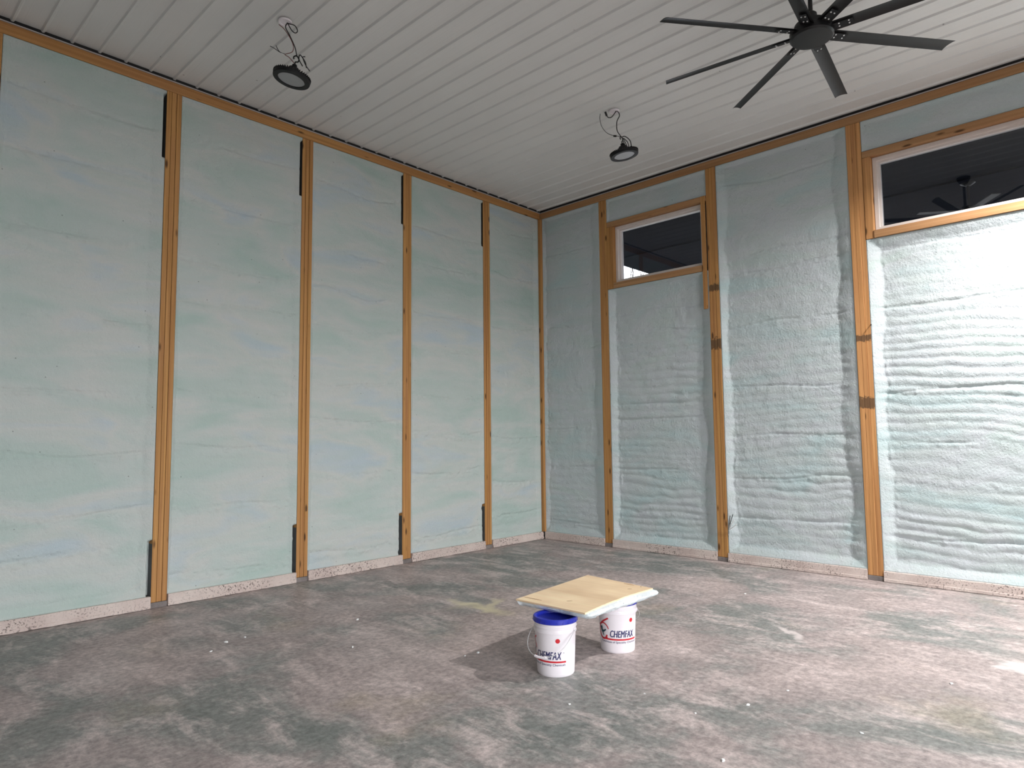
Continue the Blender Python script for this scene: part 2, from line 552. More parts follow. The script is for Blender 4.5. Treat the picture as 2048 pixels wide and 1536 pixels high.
def foam(side, a0, a1, z0, z1, seed, label, mat, res=0.014, **opts):
    """side 'l': left wall, a = x from a0 to a1; side 'r': right wall, a = -y from a0 to a1"""
    w_ = a1 - a0
    nu = max(6, int(w_ / res)) + 1; nz = max(6, int((z1 - z0) / res)) + 1
    U, Z = np.meshgrid(np.linspace(0, w_, nu), np.linspace(z0, z1, nz))
    dep = foam_depth(U, Z, w_, z0, z1, seed, side, opts)
    # closed back
    Ub = U.copy(); db = np.full_like(dep, 0.138)
    def pos(U_, d_, Z_):
        if side == 'l': return np.stack([a0 + U_, d_, Z_], -1)
        return np.stack([d_, -(a0 + U_), Z_], -1)
    front = pos(U, dep, Z).reshape(-1, 3)
    ring = [(0, i) for i in range(nu)] + [(j, nu - 1) for j in range(1, nz)] + [(nz - 1, i) for i in range(nu - 2, -1, -1)] + [(j, 0) for j in range(nz - 2, 0, -1)]
    rid = [j * nu + i for j, i in ring]
    back = pos(U, db, Z).reshape(-1, 3)[rid]
    nf = len(front)
    idx = np.arange(nf).reshape(nz, nu)
    q = np.stack([idx[:-1, :-1], idx[:-1, 1:], idx[1:, 1:], idx[1:, :-1]], -1).reshape(-1, 4)
    k = len(rid)
    qs = np.array([[rid[i], nf + i, nf + (i + 1) % k, rid[(i + 1) % k]] for i in range(k)])
    allq = np.concatenate([q, qs])
    co = np.concatenate([front, back])
    org = np.array([(a0 + a1) / 2, 0, z0]) if side == 'l' else np.array([0, -(a0 + a1) / 2, z0])
    co = co - org
    me = bpy.data.meshes.new('foam_insulation')
    me.vertices.add(len(co)); me.vertices.foreach_set('co', co.astype(np.float32).ravel())
    ln = len(allq)
    me.loops.add(ln * 4 + k); me.polygons.add(ln + 1)
    li = np.concatenate([allq.ravel(), np.arange(nf, nf + k)[::-1]])
    me.loops.foreach_set('vertex_index', li.astype(np.int32))
    me.polygons.foreach_set('loop_start', np.concatenate([np.arange(ln) * 4, [ln * 4]]).astype(np.int32))
    me.update(calc_edges=True)
    sm = np.zeros(ln + 1, bool); sm[:len(q)] = True
    me.polygons.foreach_set('use_smooth', sm)
    me.validate()
    me.materials.append(mat)
    o = link(bpy.data.objects.new('foam_insulation', me))
    o.location = org
    tag(o, label, 'insulation', 'spray foam between the posts')
    return o


# ------------------------------------------------------------------ room shell
def struct(o):
    o['kind'] = 'structure'
    return o


struct(MB().box(-W, 0.3, -D, 0.3, -0.15, 0.0).build('floor', M['floor']))
struct(MB().box(-W, 0.25, 0.145, 0.27, 0.0, H + 0.12).build('wall_left', M['outwall']))
# right wall with its two window holes
WIN1 = (-2.915, -1.457, 3.955, 4.830)
WIN2 = (-6.560, -5.050, 3.955, 4.830)
rw = MB()
ys = [-D, WIN2[0], WIN2[1], WIN1[0], WIN1[1], 0.145]
for i in range(5):
    if i in (1, 3):
        rw.box(0.145, 0.27, ys[i], ys[i + 1], 0, 3.955)
        rw.box(0.145, 0.27, ys[i], ys[i + 1], 4.83, H + 0.12)
    else:
        rw.box(0.145, 0.27, ys[i], ys[i + 1], 0, H + 0.12)
struct(rw.build('wall_right', M['outwall']))
struct(MB().box(-W - 0.15, -W, -D, 0.27, -0.15, H + 0.12).build('wall_back', M['outwall']))
fwm = MB()
fwm.box(-W, FILL_DOOR[0], -D - 0.2, -D, 0, H + 0.12)
fwm.box(FILL_DOOR[1], 0.27, -D - 0.2, -D, 0, H + 0.12)
fwm.box(FILL_DOOR[0], FILL_DOOR[1], -D - 0.2, -D, FILL_DOOR[3], H + 0.12)
struct(fwm.build('wall_front', M['outwall']))

# ceiling: ribbed steel liner sheets, ribs along y every 9 inches, end lap at y = -5.37
cm = MB()


def liner(y0, y1, zoff):
    rib = 0.2305
    xs = []
    x = -5.365 - 32 * rib
    prof = []
    while x < 0.1:
        # main rib (hangs down), two shallow stiffeners between
        prof += [(x - 0.020, 0), (x - 0.008, -0.017), (x + 0.008, -0.017), (x + 0.020, 0)]
        prof += [(x + 0.071, 0), (x + 0.077, -0.0006), (x + 0.083, 0)]
        prof += [(x + 0.148, 0), (x + 0.154, -0.0006), (x + 0.160, 0)]
        x += rib
    prof = [p for p in prof if -W <= p[0] <= 0.14]
    prof = [(-W, 0)] + prof + [(0.14, 0)]
    n = len(prof)
    zt = H + 0.017 + zoff
    vs = []
    for y in (y0, y1):
        for (px, pz) in prof: vs.append((px, y, zt + pz))
        for (px, pz) in prof: vs.append((px, y, zt + 0.05))
    fs = []
    for i in range(n - 1):
        fs.append((i, i + 1, 2 * n + i + 1, 2 * n + i))
        fs.append((n + i, 3 * n + i, 3 * n + i + 1, n + i + 1))
        fs.append((i, n + i, n + i + 1, i + 1))
        fs.append((2 * n + i, 2 * n + i + 1, 3 * n + i + 1, 3 * n + i))
    fs.append((0, 2 * n, 3 * n, n)); fs.append((n - 1, 2 * n - 1, 4 * n - 1, 3 * n - 1))
    cm.add(vs, fs)


liner(-D, -5.36, 0.0)
liner(-5.37, 0.14, 0.0035)
struct(cm.build('ceiling', M['ceil']))

# trim lips below the ceiling (structure trims)
struct(MB().box(-W, 0.0, -0.012, 0.02, H - 0.026, H - 0.018).box(-W, 0.0, 0.02, 0.03, H - 0.026, H + 0.0).build('trim_1', M['trimmetal']))
struct(MB().box(-0.012, 0.02, -D, 0.0, H - 0.026, H - 0.018).box(0.02, 0.03, -D, 0.0, H - 0.026, H + 0.0).build('trim_2', M['trimmetal']))

struct(MB().box(-W, 0.0, 0.006, 0.0105, H - 0.0175, H + 0.03).build('gap_shade_left', M['void']))  # near-black sheets paint in the shade of the gap under the ceiling
struct(MB().box(0.006, 0.0105, -D, 0.0, H - 0.0175, H + 0.03).build('gap_shade_right', M['void']))

# ------------------------------------------------------------------ top plates
o = MB().box(-W + 0.01, 0.0, 0.0, 0.038, -0.135, -0.028, bevel=0.003).box(-W + 0.01, 0.0, 0.045, 0.14, -0.135, -0.09).build('top_plate', M['wood_x'], loc=(0, 0, H))
tag(o, 'long wooden top plate running under the ceiling above the wall without windows', 'top plate')
o = MB().box(0.0, 0.038, -D + 0.01, -0.002, -0.125, -0.028, bevel=0.003).box(0.045, 0.14, -D + 0.01, -0.002, -0.125, -0.09).build('top_plate', M['wood_y'], loc=(0, 0, H))
tag(o, 'long wooden top plate running under the ceiling above the wall with the windows', 'top plate')
# dark void behind the ceiling edge
PZL, PZR = H - 0.138, H - 0.128


# ------------------------------------------------------------------ posts
def post(side, c, wd, top, label, mat, nply=3, seed=0, gap=0.0018):
    root = empty('wall_post', (c, 0.0, 0) if side == 'l' else (0.0, c, 0))
    tag(root, label, 'post', 'laminated wooden wall posts')
    pw = wd / nply
    rs = random.Random(seed)
    for i in range(nply):
        a = -wd / 2 + i * pw + gap; b_ = a + pw - 2 * gap
        f = rs.uniform(0.0, 0.006)
        m_ = MB()
        if side == 'l': m_.box(a, b_, -0.004 + f, 0.138, 0.055, top, bevel=0.004)
        else: m_.box(-0.004 + f, 0.138, a, b_, 0.055, top, bevel=0.004)
        m_.build('ply', mat, root)
    # dark glue line core behind the gaps
    m_ = MB()
    if side == 'l': m_.box(-wd / 2 + 0.006, wd / 2 - 0.006, 0.014, 0.13, 0.058, top - 0.01)
    else: m_.box(0.014, 0.13, -wd / 2 + 0.006, wd / 2 - 0.006, 0.058, top - 0.01)
    m_.build('core', M['void'], root)
    if side == 'l':  # thin dark strips added so the foam gaps beside the post look dark
        o = MB().box(-wd / 2 + 0.0002, -wd / 2 + 0.0017, 0.010, 0.137, 0.054, 0.62).build('side_strip', M['gap_strip'], root)
        o['label'] = 'dark grey strip'
        o = MB().box(-wd / 2 + 0.0002, -wd / 2 + 0.0017, 0.010, 0.137, top - 0.74, top).build('side_strip', M['void'], root)
        o['label'] = 'black strip'
    m_ = MB()
    if side == 'l': m_.box(-wd / 2 - 0.004, wd / 2 + 0.004, -0.008, 0.138, 0.0, 0.053, bevel=0.006)
    else: m_.box(-0.008, 0.138, -wd / 2 - 0.004, wd / 2 + 0.004, 0.0, 0.053, bevel=0.006)
    o = m_.build('post_base', M['grey_base'], root)
    o['label'] = 'grey concrete pier under the post'
    return root


LP = [(-1.262, 0.140), (-2.775, 0.142), (-4.283, 0.142), (-5.820, 0.150), (-7.345, 0.150), (-8.87, 0.15)]
lab = ['laminated post on the windowless wall nearest the corner',
       'laminated post on the windowless wall, second from the corner',
       'laminated post on the windowless wall, third from the corner',
       'wide laminated post on the windowless wall, fourth from the corner, cracked near the floor',
       'laminated post cut off by the left edge of the photo',
       'laminated post on the windowless wall beyond the left edge of the photo']
for i, ((x, wd), lb) in enumerate(zip(LP, lab)):
    post('l', x, wd, H - 0.138, lb, M['wood'], 3, i)
RP = [(-1.275, 0.140), (-3.072, 0.145), (-4.880, 0.158), (-6.70, 0.15)]
lab = ['laminated post on the window wall between the corner and the small window',
       'laminated post right of the small window with dark splice stains',
       'broad orange laminated post left of the large window with two dark stain bands',
       'laminated post on the window wall beyond the right edge of the photo']
for i, ((y, wd), lb, mm_) in enumerate(zip(RP, lab, [M['wood'], M['wood_a'], M['wood_b'], M['wood']])):
    post('r', y, wd, H - 0.128, lb, mm_, 3, i + 20, 0.0006)
o = MB().box(-0.048, 0.0, -0.048, 0.13, 0.12, H - 0.138, bevel=0.004).build('corner_stud', M['wood'])
tag(o, 'narrow wooden stud in the room corner, half buried between the foams', 'stud')


# ------------------------------------------------------------------ foam bays
def edges(L_, i): return L_[i][0], L_[i][1]


bays_l = []
prev = -0.050
names_l = ['pale mint spray foam in the narrow bay of the windowless wall touching the room corner',
           'mint spray foam on the windowless wall between the two posts nearest the corner',
           'greenish spray foam on the windowless wall between the second and third posts from the corner',
           'grey mint spray foam between the third post from the corner and the wide cracked post',
           'grey mint spray foam filling the leftmost bay in the photo',
           'mint spray foam in the bay beyond the left edge of the photo']
for i, (x, wd) in enumerate(LP):
    a1 = prev - 0.001; a0 = x + wd / 2 + 0.001
    foam('l', a0, a1, 0.115, PZL, 100 + 7 * i, names_l[i], M['foam_l'], res=0.014 if i < 5 else 0.03,
         amp=0.0045, per=0.12, d0=0.034, crease=0.015, crumple=0.045, rough=0.014, wr=0.10, wl=0.045, wt=0.03, wb=0.06, lip=0.008, gap=(i > 0), sag=0.5)
    prev = x - wd / 2
rk = dict(amp=0.010, per=0.105, d0=0.068, crease=0.014, crumple=0.020, wr=0.165, wl=0.10, wt=0.04, wb=0.10, lip=0.035, rough=0.014, lowroll=True)
RT = M['foam_r']
foam('r', 0.002, 1.204, 0.115, PZR, 201, 'bluish spray foam on the window wall between the corner and the first post', RT, **{**rk, 'amp': 0.006, 'wl': 0.09, 'lip': 0.030, 'd0': 0.045})
foam('r', 1.346, 2.998, 0.115, 3.862, 211, 'pale blue spray foam below the small window', RT, **{**rk})
foam('r', 1.346, 2.998, 4.912, PZR, 221, 'narrow strip of mint spray foam above the small window', RT, **{**rk, 'wr': 0.04, 'd0': 0.03, 'wl': 0.04, 'wb': 0.03})
foam('r', 3.146, 4.800, 0.115, PZR, 231, 'tall rippled spray foam between the two windows', RT, **rk)
foam('r', 4.960, 6.624, 0.115, 3.862, 241, 'brightly lit, strongly rippled spray foam below the large window', RT, **{**rk, 'amp': 0.0095, 'wt': 0.10, 'wl': 0.12, 'd0': 0.075})
foam('r', 4.962, 6.624, 4.912, PZR, 251, 'narrow strip of mint spray foam above the large window', RT, **{**rk, 'wr': 0.04, 'd0': 0.03, 'wl': 0.04, 'wb': 0.03})
foam('r', 6.776, 8.4, 0.115, PZR, 261, 'spray foam on the window wall beyond the right edge of the photo', RT, **{**rk, 'amp': 0.016})


# ------------------------------------------------------------------ skirt boards
def skirt(side, a0, a1, label):
    root = None
    l = a1 - a0
    prof = [(0.0, 0.004), (-0.024, 0.004), (-0.026, 0.008), (-0.026, 0.034), (-0.021, 0.038), (-0.021, 0.112), (-0.017, 0.117), (0.03, 0.117)]
    n = len(prof)
    seg = max(2, int(l / 0.05))
    vs = []; fs = []
    rs = random.Random(int(a0 * 100))
    for k in range(seg + 1):
        t = -l / 2 + l * k / seg
        for (d_, z_) in prof:
            j = rs.uniform(-0.0014, 0.0014)
            vs.append((t, d_ + j, z_ + j) if side == 'l' else (d_ + j, -t, z_ + j))
    for k in range(seg):
        for i in range(n):
            i2 = (i + 1) % n
            fs.append((k * n + i, k * n + i2, (k + 1) * n + i2, (k + 1) * n + i))
    fs.append(tuple(range(n))); fs.append(tuple(seg * n + i for i in range(n))[::-1])
    c_ = (a0 + a1) / 2
    o = MB().add(vs, fs).build('skirt_board', M['skirt'], loc=(c_, 0, 0) if side == 'l' else (0, -c_, 0))
    tag(o, label, 'skirt board', 'oversprayed skirt boards at the foot of the walls')


sl = ['pinkish oversprayed skirt board between the corner and the nearest post of the windowless wall',
      'oversprayed skirt board between the two posts nearest the corner on the windowless wall',
      'oversprayed skirt board between the second and third posts of the windowless wall',
      'oversprayed skirt board between the third post and the wide cracked post',
      'leftmost skirt board, spattered with dark pits at its right end',
      'skirt board beyond the left edge of the photo']
prev = -0.03
for i, (x, wd) in enumerate(LP):
    skirt('l', x + wd / 2 + 0.006, prev - 0.006, sl[i])
    prev = x - wd / 2
sr = ['short skirt board on the window wall between the corner and the first post', 'skirt board below the small window',
      'skirt board below the foam between the two windows, broken at its left end', 'skirt board at the right edge of the photo below the large window']
skirt('r', 6.781, 8.4, 'skirt board on the window wall beyond the right edge of the photo')
prev = 0.03
for i, (y, wd) in enumerate(RP):
    skirt('r', prev + 0.006, -y - wd / 2 - 0.006, sr[i])
    prev = -y + wd / 2


# ------------------------------------------------------------------ window timbers and windows
def lumber(name, x0, x1, y0, y1, z0, z1, mat, label, cat):
    cx, cy = (x0 + x1) / 2, (y0 + y1) / 2
    o = MB().box(x0 - cx, x1 - cx, y0 - cy, y1 - cy, 0, z1 - z0, bevel=0.003).build(name, mat, loc=(cx, cy, z0))
    tag(o, label, cat)
    return o


E2 = -WIN1[0]
lumber('header_board', 0.0, 0.138, -2.996, -1.350, 4.832, 4.908, M['wood_y'], 'wooden header board directly above the small window', 'header')
lumber('sill_board', -0.004, 0.138, -2.914, -1.458, 3.866, 3.953, M['wood_y'], 'wooden sill board directly below the small window', 'sill')
lumber('trimmer_stud', 0.0, 0.138, -1.402, -1.350, 3.866, 4.828, M['wood'], 'slim wooden trimmer stud against the first post left of the small window', 'stud')
lumber('trimmer_stud', 0.004, 0.138, -1.455, -1.406, 3.866, 4.828, M['wood'], 'wooden trimmer stud touching the left side of the small window', 'stud')
lumber('trimmer_stud', -0.014, -0.001, -2.985, -2.922, 3.34, 4.905, M['wood'], 'pale thin trimmer stud right of the small window, ending lower than the sill', 'stud')
lumber('header_board', 0.0, 0.138, -6.618, -4.964, 4.832, 4.908, M['wood_y'], 'wooden header board directly above the large window', 'header')
lumber('sill_board', -0.016, 0.138, -6.558, -5.052, 3.866, 3.953, M['wood_y'], 'wooden sill board directly below the large window', 'sill')
lumber('trimmer_stud', -0.004, 0.138, -5.047, -4.964, 3.866, 4.828, M['wood_b'], 'orange trimmer stud between the broad stained post and the large window', 'stud')
lumber('trimmer_stud', 0.0, 0.138, -6.618, -6.562, 3.866, 4.828, M['wood'], 'trimmer stud at the far right side of the large window', 'stud')


def window(name, Wn, label):
    y0, y1, z0, z1 = Wn
    root = empty(name, (0.07, (y0 + y1) / 2, z0))
    root['kind'] = 'structure'
    hw = (y1 - y0) / 2; h = z1 - z0
    def ringbox(mb, x0, x1, i0, i1):
        mb.box(x0, x1, -hw + i0, -hw + i1, i0, h - i0)
        mb.box(x0, x1, hw - i1, hw - i0, i0, h - i0)
        mb.box(x0, x1, -hw + i1, hw - i1, i0, i1)
        mb.box(x0, x1, -hw + i1, hw - i1, h - i1, h - i0)
    f = MB(); ringbox(f, 0.0, 0.13, 0.002, 0.042); f.build('window_frame', M['white_pl'], root)
    s = MB(); ringbox(s, 0.045, 0.125, 0.042, 0.062); s.build('sash', M['white_pl'], root)
    g = MB(); g.box(0.090, 0.096, -hw + 0.06, hw - 0.06, 0.06, h - 0.06); g.build('pane', M['glass'], root)
    return root


window('window_1', WIN1, '')
window('window_2', WIN2, '')

# ------------------------------------------------------------------ outside: porch roof, porch fan, tree, ground
g = MB().box(0.27, 60, -60, 60, -0.2, -0.05).box(-60, 0.27, 0.27, 60, -0.2, -0.05).box(-60, 0.27, -60, -D - 0.2, -0.2, -0.05)
o = g.build('ground', M['ground']); o['kind'] = 'structure'
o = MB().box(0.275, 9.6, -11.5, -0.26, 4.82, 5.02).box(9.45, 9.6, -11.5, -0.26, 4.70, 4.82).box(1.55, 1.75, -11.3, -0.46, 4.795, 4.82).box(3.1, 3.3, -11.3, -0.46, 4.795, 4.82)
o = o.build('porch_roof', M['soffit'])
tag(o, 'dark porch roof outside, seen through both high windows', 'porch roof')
pf = empty('porch_fan', (1.70, -5.72, 4.82))
tag(pf, 'dark hanging fan under the porch roof, seen through the large window', 'fan')
MB().lathe([(0.085, -0.025), (0.085, 0.0)], 24).lathe([(0.03, -0.06), (0.085, -0.024)], 24).build('canopy', M['black'], pf)
MB().tube([(0, 0, -0.04), (0, 0, -0.33)], 0.014).build('rod', M['black'], pf)
MB().lathe([(0.05, -0.44), (0.09, -0.42), (0.09, -0.35), (0.04, -0.32)], 24).build('motor', M['black'], pf)
for k in range(4):
    a = radians(35 + 90 * k)
    MB().box(0.08, 0.6, -0.05, 0.05, -0.385, -0.377, mat=Matrix.Rotation(a, 4, 'Z')).build('blade', M['black'], pf)


def tree(x, y, seed, h):
    rs = random.Random(seed)
    m_ = MB()
    def br(p, d, l, r, lev):
        q = p + d * l
        mid = (p + q) / 2 + Vector((rs.uniform(-1, 1), rs.uniform(-1, 1), rs.uniform(-1, 1))) * l * 0.06
        m_.tube([p, mid, q], r, 5 if lev > 1 else 7, smooth=False, rr=r * 0.62)
        if lev >= 5: return
        for k in range(4 if lev < 4 else 3):
            nd = (d + Vector((rs.uniform(-1, 1), rs.uniform(-1, 1), rs.uniform(-0.25, 0.6))) * 0.75).normalized()
            br(q if k else p + d * l * 0.75, nd, l * rs.uniform(0.62, 0.82), r * 0.58, lev + 1)
    br(Vector((0, 0, 0)), Vector((0, 0, 1)), h * 0.33, 0.16, 0)
    o = m_.build('bare_tree', M['bark'], loc=(x, y, -0.05))
    return o


o = tree(17.5, 9.7, 3, 12.5)
tag(o, 'bare leafless tree outside, its twigs showing in the lower left of the small window', 'tree')

# ------------------------------------------------------------------ ceiling fan (off)
FC = Vector((-2.98, -5.44, 4.80))
fan = empty('ceiling_fan', (FC.x, FC.y, H))
tag(fan, 'large black ceiling fan with eight straight blades, hanging on a rod from the ceiling', 'ceiling fan')
zb = FC.z - H
MB().lathe([(0.05, -0.09), (0.085, -0.03), (0.09, 0.0)], 32).build('canopy', M['fan'], fan, smooth=True)
MB().tube([(0, 0, 0), (0, 0, zb + 0.10)], 0.017, 16, smooth=False).build('downrod', M['fan'], fan, smooth=True)
MB().lathe([(0.03, zb + 0.17), (0.045, zb + 0.155), (0.05, zb + 0.11), (0.10, zb + 0.085), (0.125, zb + 0.07), (0.135, zb + 0.03), (0.135, zb + 0.02)], 48).build('motor', M['fan'], fan, smooth=True)
MB().lathe([(0.10, zb - 0.055), (0.15, zb - 0.05), (0.163, zb - 0.035), (0.163, zb + 0.012), (0.15, zb + 0.02), (0.10, zb + 0.02)], 56).build('hub_cover', M['fan'], fan, smooth=True)
for k in range(8):
    ang = radians(52.3 + 45 * k)
    tilt = radians(-14)
    Mx = Matrix.Translation((0, 0, zb)) @ Matrix.Rotation(ang, 4, 'Z')
    # blade: cambered airfoil strip
    vs = []; fs = []
    xs = [0.13, 0.6, 1.0, 1.205, 1.222]
    cs = [-0.052, -0.035, -0.012, 0.012, 0.035, 0.052]
    Rb = Matrix.Rotation(tilt, 4, 'X')
    nc = len(cs)
    for x in xs:
        for top in (0, 1):
            for c_ in cs:
                camb = 0.010 * (1 - (c_ / 0.052) ** 2)
                sk = -0.02 * (c_ / 0.052) if x > 1.21 else 0
                vs.append(Mx @ Rb @ Vector((x + sk, c_, camb - 0.002 + (0.006 if top else 0) * (1 - 0.7 * abs(c_ / 0.052)))))
    for i in range(len(xs) - 1):
        for t in (0, 1):
            for j in range(nc - 1):
                a = i * 2 * nc + t * nc + j; b_ = a + 1; c2 = b_ + 2 * nc; d2 = a + 2 * nc
                fs.append((a, b_, c2, d2))
        for j in (0, nc - 1):
            a = i * 2 * nc + j; fs.append((a, a + nc, a + 3 * nc, a + 2 * nc))
    for i in (0, len(xs) - 1):
        for j in range(nc - 1):
            a = i * 2 * nc + j; fs.append((a, a + 1, a + 1 + nc, a + nc))
    bl = MB().add(vs, fs).build('blade', M['fan'], fan, smooth=True)
    br_ = MB()
    br_.box(0.10, 0.30, -0.026, 0.026, -0.0075, -0.0035, mat=Mx @ Rb)
    bk = br_.build('blade_bracket', M['black'], bl)
    for (bx, by) in ((0.20, -0.014), (0.20, 0.014), (0.27, -0.014), (0.27, 0.014)):
        MB().lathe([(0.006, -0.0115), (0.006, -0.0073)], 10, mat=Mx @ Rb @ Matrix.Translation((bx, by, 0))).build('bolt', M['steel'], bl)


# ------------------------------------------------------------------ high bay lights
def high_bay(loc, tilt_axis, tilt, lens, label, box_at, drop, wires, diam=0.325):
    """loc: centre of the disc's lower rim; the hook hangs from a cable to the ceiling box"""
    root = empty('high_bay_light', loc)
    tag(root, label, 'light')
    T = Matrix.Rotation(tilt, 4, Vector(tilt_axis))
    R = diam / 2
    # heat sink ring with fins
    m_ = MB()
    m_.lathe([(R * 0.72, 0.0), (R * 0.98, 0.0), (R, 0.008), (R, 0.03), (R * 0.93, 0.036), (R * 0.52, 0.044), (R * 0.50, 0.038), (R * 0.72, 0.02), (R * 0.72, 0.0)], 56, mat=T, closed_ends=False)
    m_.build('housing', M['black'], root, smooth=True)
    f_ = MB()
    nf = 46
    for k in range(nf):
        a = 2 * pi * k / nf
        f_.box(R * 0.50, R * 1.02, -0.0022, 0.0022, 0.030, 0.047, mat=T @ Matrix.Rotation(a, 4, 'Z'))
    f_.build('heat_sink_fins', M['black'], root)
    MB().lathe([(0.001, 0.004), (R * 0.73, 0.006), (R * 0.73, 0.016), (0.001, 0.016)], 56, mat=T).build('lens', lens, root, smooth=True)
    MB().lathe([(0.001, 0.040), (R * 0.54, 0.040), (R * 0.54, 0.060), (R * 0.36, 0.095), (0.045, 0.115), (0.001, 0.115)], 40, mat=T).build('driver', M['black'], root, smooth=True)
    MB().lathe([(0.022, 0.11), (0.022, 0.145), (0.012, 0.155), (0.001, 0.155)], 20, mat=T).build('hook_base', M['black'], root, smooth=True)
    top = T @ Vector((0, 0, 0.15))
    hk = [T @ Vector(p) for p in ((0, 0, 0.15), (0.0, 0, 0.175), (0.022, 0, 0.19), (0.026, 0, 0.215), (0.0, 0, 0.235), (-0.024, 0, 0.215), (-0.02, 0, 0.195))]
    MB().tube(hk, 0.006).build('hook', M['black'], root, smooth=True)
    bx = Vector(box_at) - Vector(loc)
    for (nm, mk, r, pts) in wires:
        pp = []
        for (t, dr, du, dz) in pts:          # along hook->box, offsets: view right, away, up
            base_ = hk[4].lerp(bx, t)
            pp.append(base_ + rt * dr + Vector((rt.y * -1, rt.x, 0)) * du + Vector((0, 0, dz)))
        MB().tube(pp, r, 6).build(nm, M[mk], root, smooth=True)
    return root


box1 = (-5.50, -1.735, H)
box2 = (-2.015, -2.905, H)


def ceiling_box(p, label):
    root = empty('ceiling_box', p)
    tag(root, label, 'junction box')
    MB().lathe([(0.045, 0.006), (0.047, -0.006), (0.058, -0.006), (0.060, 0.010)], 28, closed_ends=False).build('ring', M['bucket'], root, smooth=True)
    MB().lathe([(0.001, 0.012), (0.046, 0.012), (0.046, 0.008), (0.001, 0.008)], 28).build('cover_plate', M['bucket'], root)


ceiling_box(box1, 'white round junction box on the ceiling above the tilted light near the left')
ceiling_box(box2, 'white round junction box on the ceiling above the smaller looking light near the corner')

high_bay((-5.456, -1.781, 4.855), (0.62, 0.78, 0), radians(11), M['lens'],
         'unlit round high bay light with a red wire, tilted down to the right',
         box1, 0.5,
         [('cable', 'cable', 0.0048, [(0, 0, 0, 0), (0.25, 0.01, 0, 0), (0.6, 0.0, 0, 0), (0.85, -0.012, 0, 0), (0.99, 0.02, 0, 0)]),
          ('cable', 'cable', 0.0048, [(-0.35, 0.05, 0, 0), (-0.15, 0.055, 0.01, 0), (0.0, 0.03, 0.0, 0.01), (-0.1, 0.01, 0.0, 0), (-0.3, 0.02, 0, 0)]),
          ('cable', 'cable', 0.0042, [(-0.45, 0.07, 0, 0), (-0.25, 0.05, 0.01, 0), (-0.08, 0.045, 0.0, 0.01), (-0.02, 0.07, 0.0, 0), (-0.1, 0.06, 0, 0.02)]),
          ('cable', 'cable', 0.0046, [(0.97, 0.02, 0, 0), (0.9, 0.075, 0, 0), (0.75, 0.085, 0, 0), (0.68, 0.06, 0, 0), (0.75, 0.035, 0, 0), (0.95, 0.02, 0, 0)]),
          ('red_wire', 'red_wire', 0.0032, [(0.97, -0.06, 0, -0.01), (0.8, -0.03, 0, 0), (0.55, -0.005, 0, 0), (0.3, 0.0, 0, 0), (0.12, -0.03, 0, 0), (0.05, -0.10, 0, 0), (-0.05, -0.07, 0, 0), (-0.3, -0.035, 0, 0)]),
          ('loose_wire', 'cable', 0.003, [(0.06, -0.10, 0, 0), (0.12, -0.14, 0, 0), (0.25, -0.185, 0, 0), (0.30, -0.21, 0, 0)]),
          ('loose_wire', 'cable', 0.003, [(0.12, -0.14, 0, 0), (0.2, -0.15, 0, 0), (0.32, -0.155, 0, 0)]),
          ('wire_tip', 'crumb', 0.006, [(0.05, -0.115, 0, 0), (0.08, -0.13, 0, 0)])])
high_bay((-1.945, -2.985, 4.865), (0.62, 0.78, 0), radians(-9), M['lens'],
         'unlit round high bay light hanging by black wires near the room corner',
         box2, 0.5,
         [('cable', 'cable', 0.0055, [(0, 0, 0, 0), (0.25, -0.025, 0, 0), (0.6, 0.0, 0, 0), (0.85, 0.05, 0, 0), (0.97, 0.03, 0, 0.02), (0.9, -0.01, 0, 0), (0.78, -0.05, 0, -0.0), (0.78, -0.09, 0, 0), (0.96, -0.105, 0, 0)]),
          ('cable', 'cable', 0.0055, [(-0.4, 0.09, 0, 0), (-0.15, 0.095, 0.01, 0), (0.0, 0.05, 0.0, 0.0), (-0.05, 0.01, 0.0, 0), (-0.35, 0.02, 0, 0)]),
          ('cable', 'cable', 0.005, [(-0.45, 0.06, 0, 0), (-0.2, 0.06, 0.01, 0), (-0.1, 0.02, 0.0, 0.01), (-0.2, 0.03, 0.0, 0), (-0.4, 0.04, 0, 0.0)]),
          ('thin_wire', 'cable', 0.0032, [(0.92, -0.17, 0, 0), (0.7, -0.19, 0, 0), (0.4, -0.19, 0, 0), (0.15, -0.15, 0, 0), (0.04, -0.08, 0, 0), (0.0, 0.0, 0, 0)]),
          ('wire_nut', 'cable', 0.011, [(0.03, -0.085, 0, 0), (0.02, -0.05, 0, 0)]),
          ('connector', 'cable', 0.013, [(0.99, -0.105, 0, 0), (0.84, -0.10, 0, 0)])], diam=0.325)
high_bay((LAMP.x, LAMP.y, LAMP.z - 0.02), (1, 0, 0), 0.0, M['lens_lit'],
         'lit round high bay light hanging beyond the right edge of the photo',
         (LAMP.x, LAMP.y, H), 0.4, [('cable', 'cable', 0.005, [(0, 0, 0, 0), (0.5, 0.01, 0, 0), (0.99, 0, 0, 0)])])


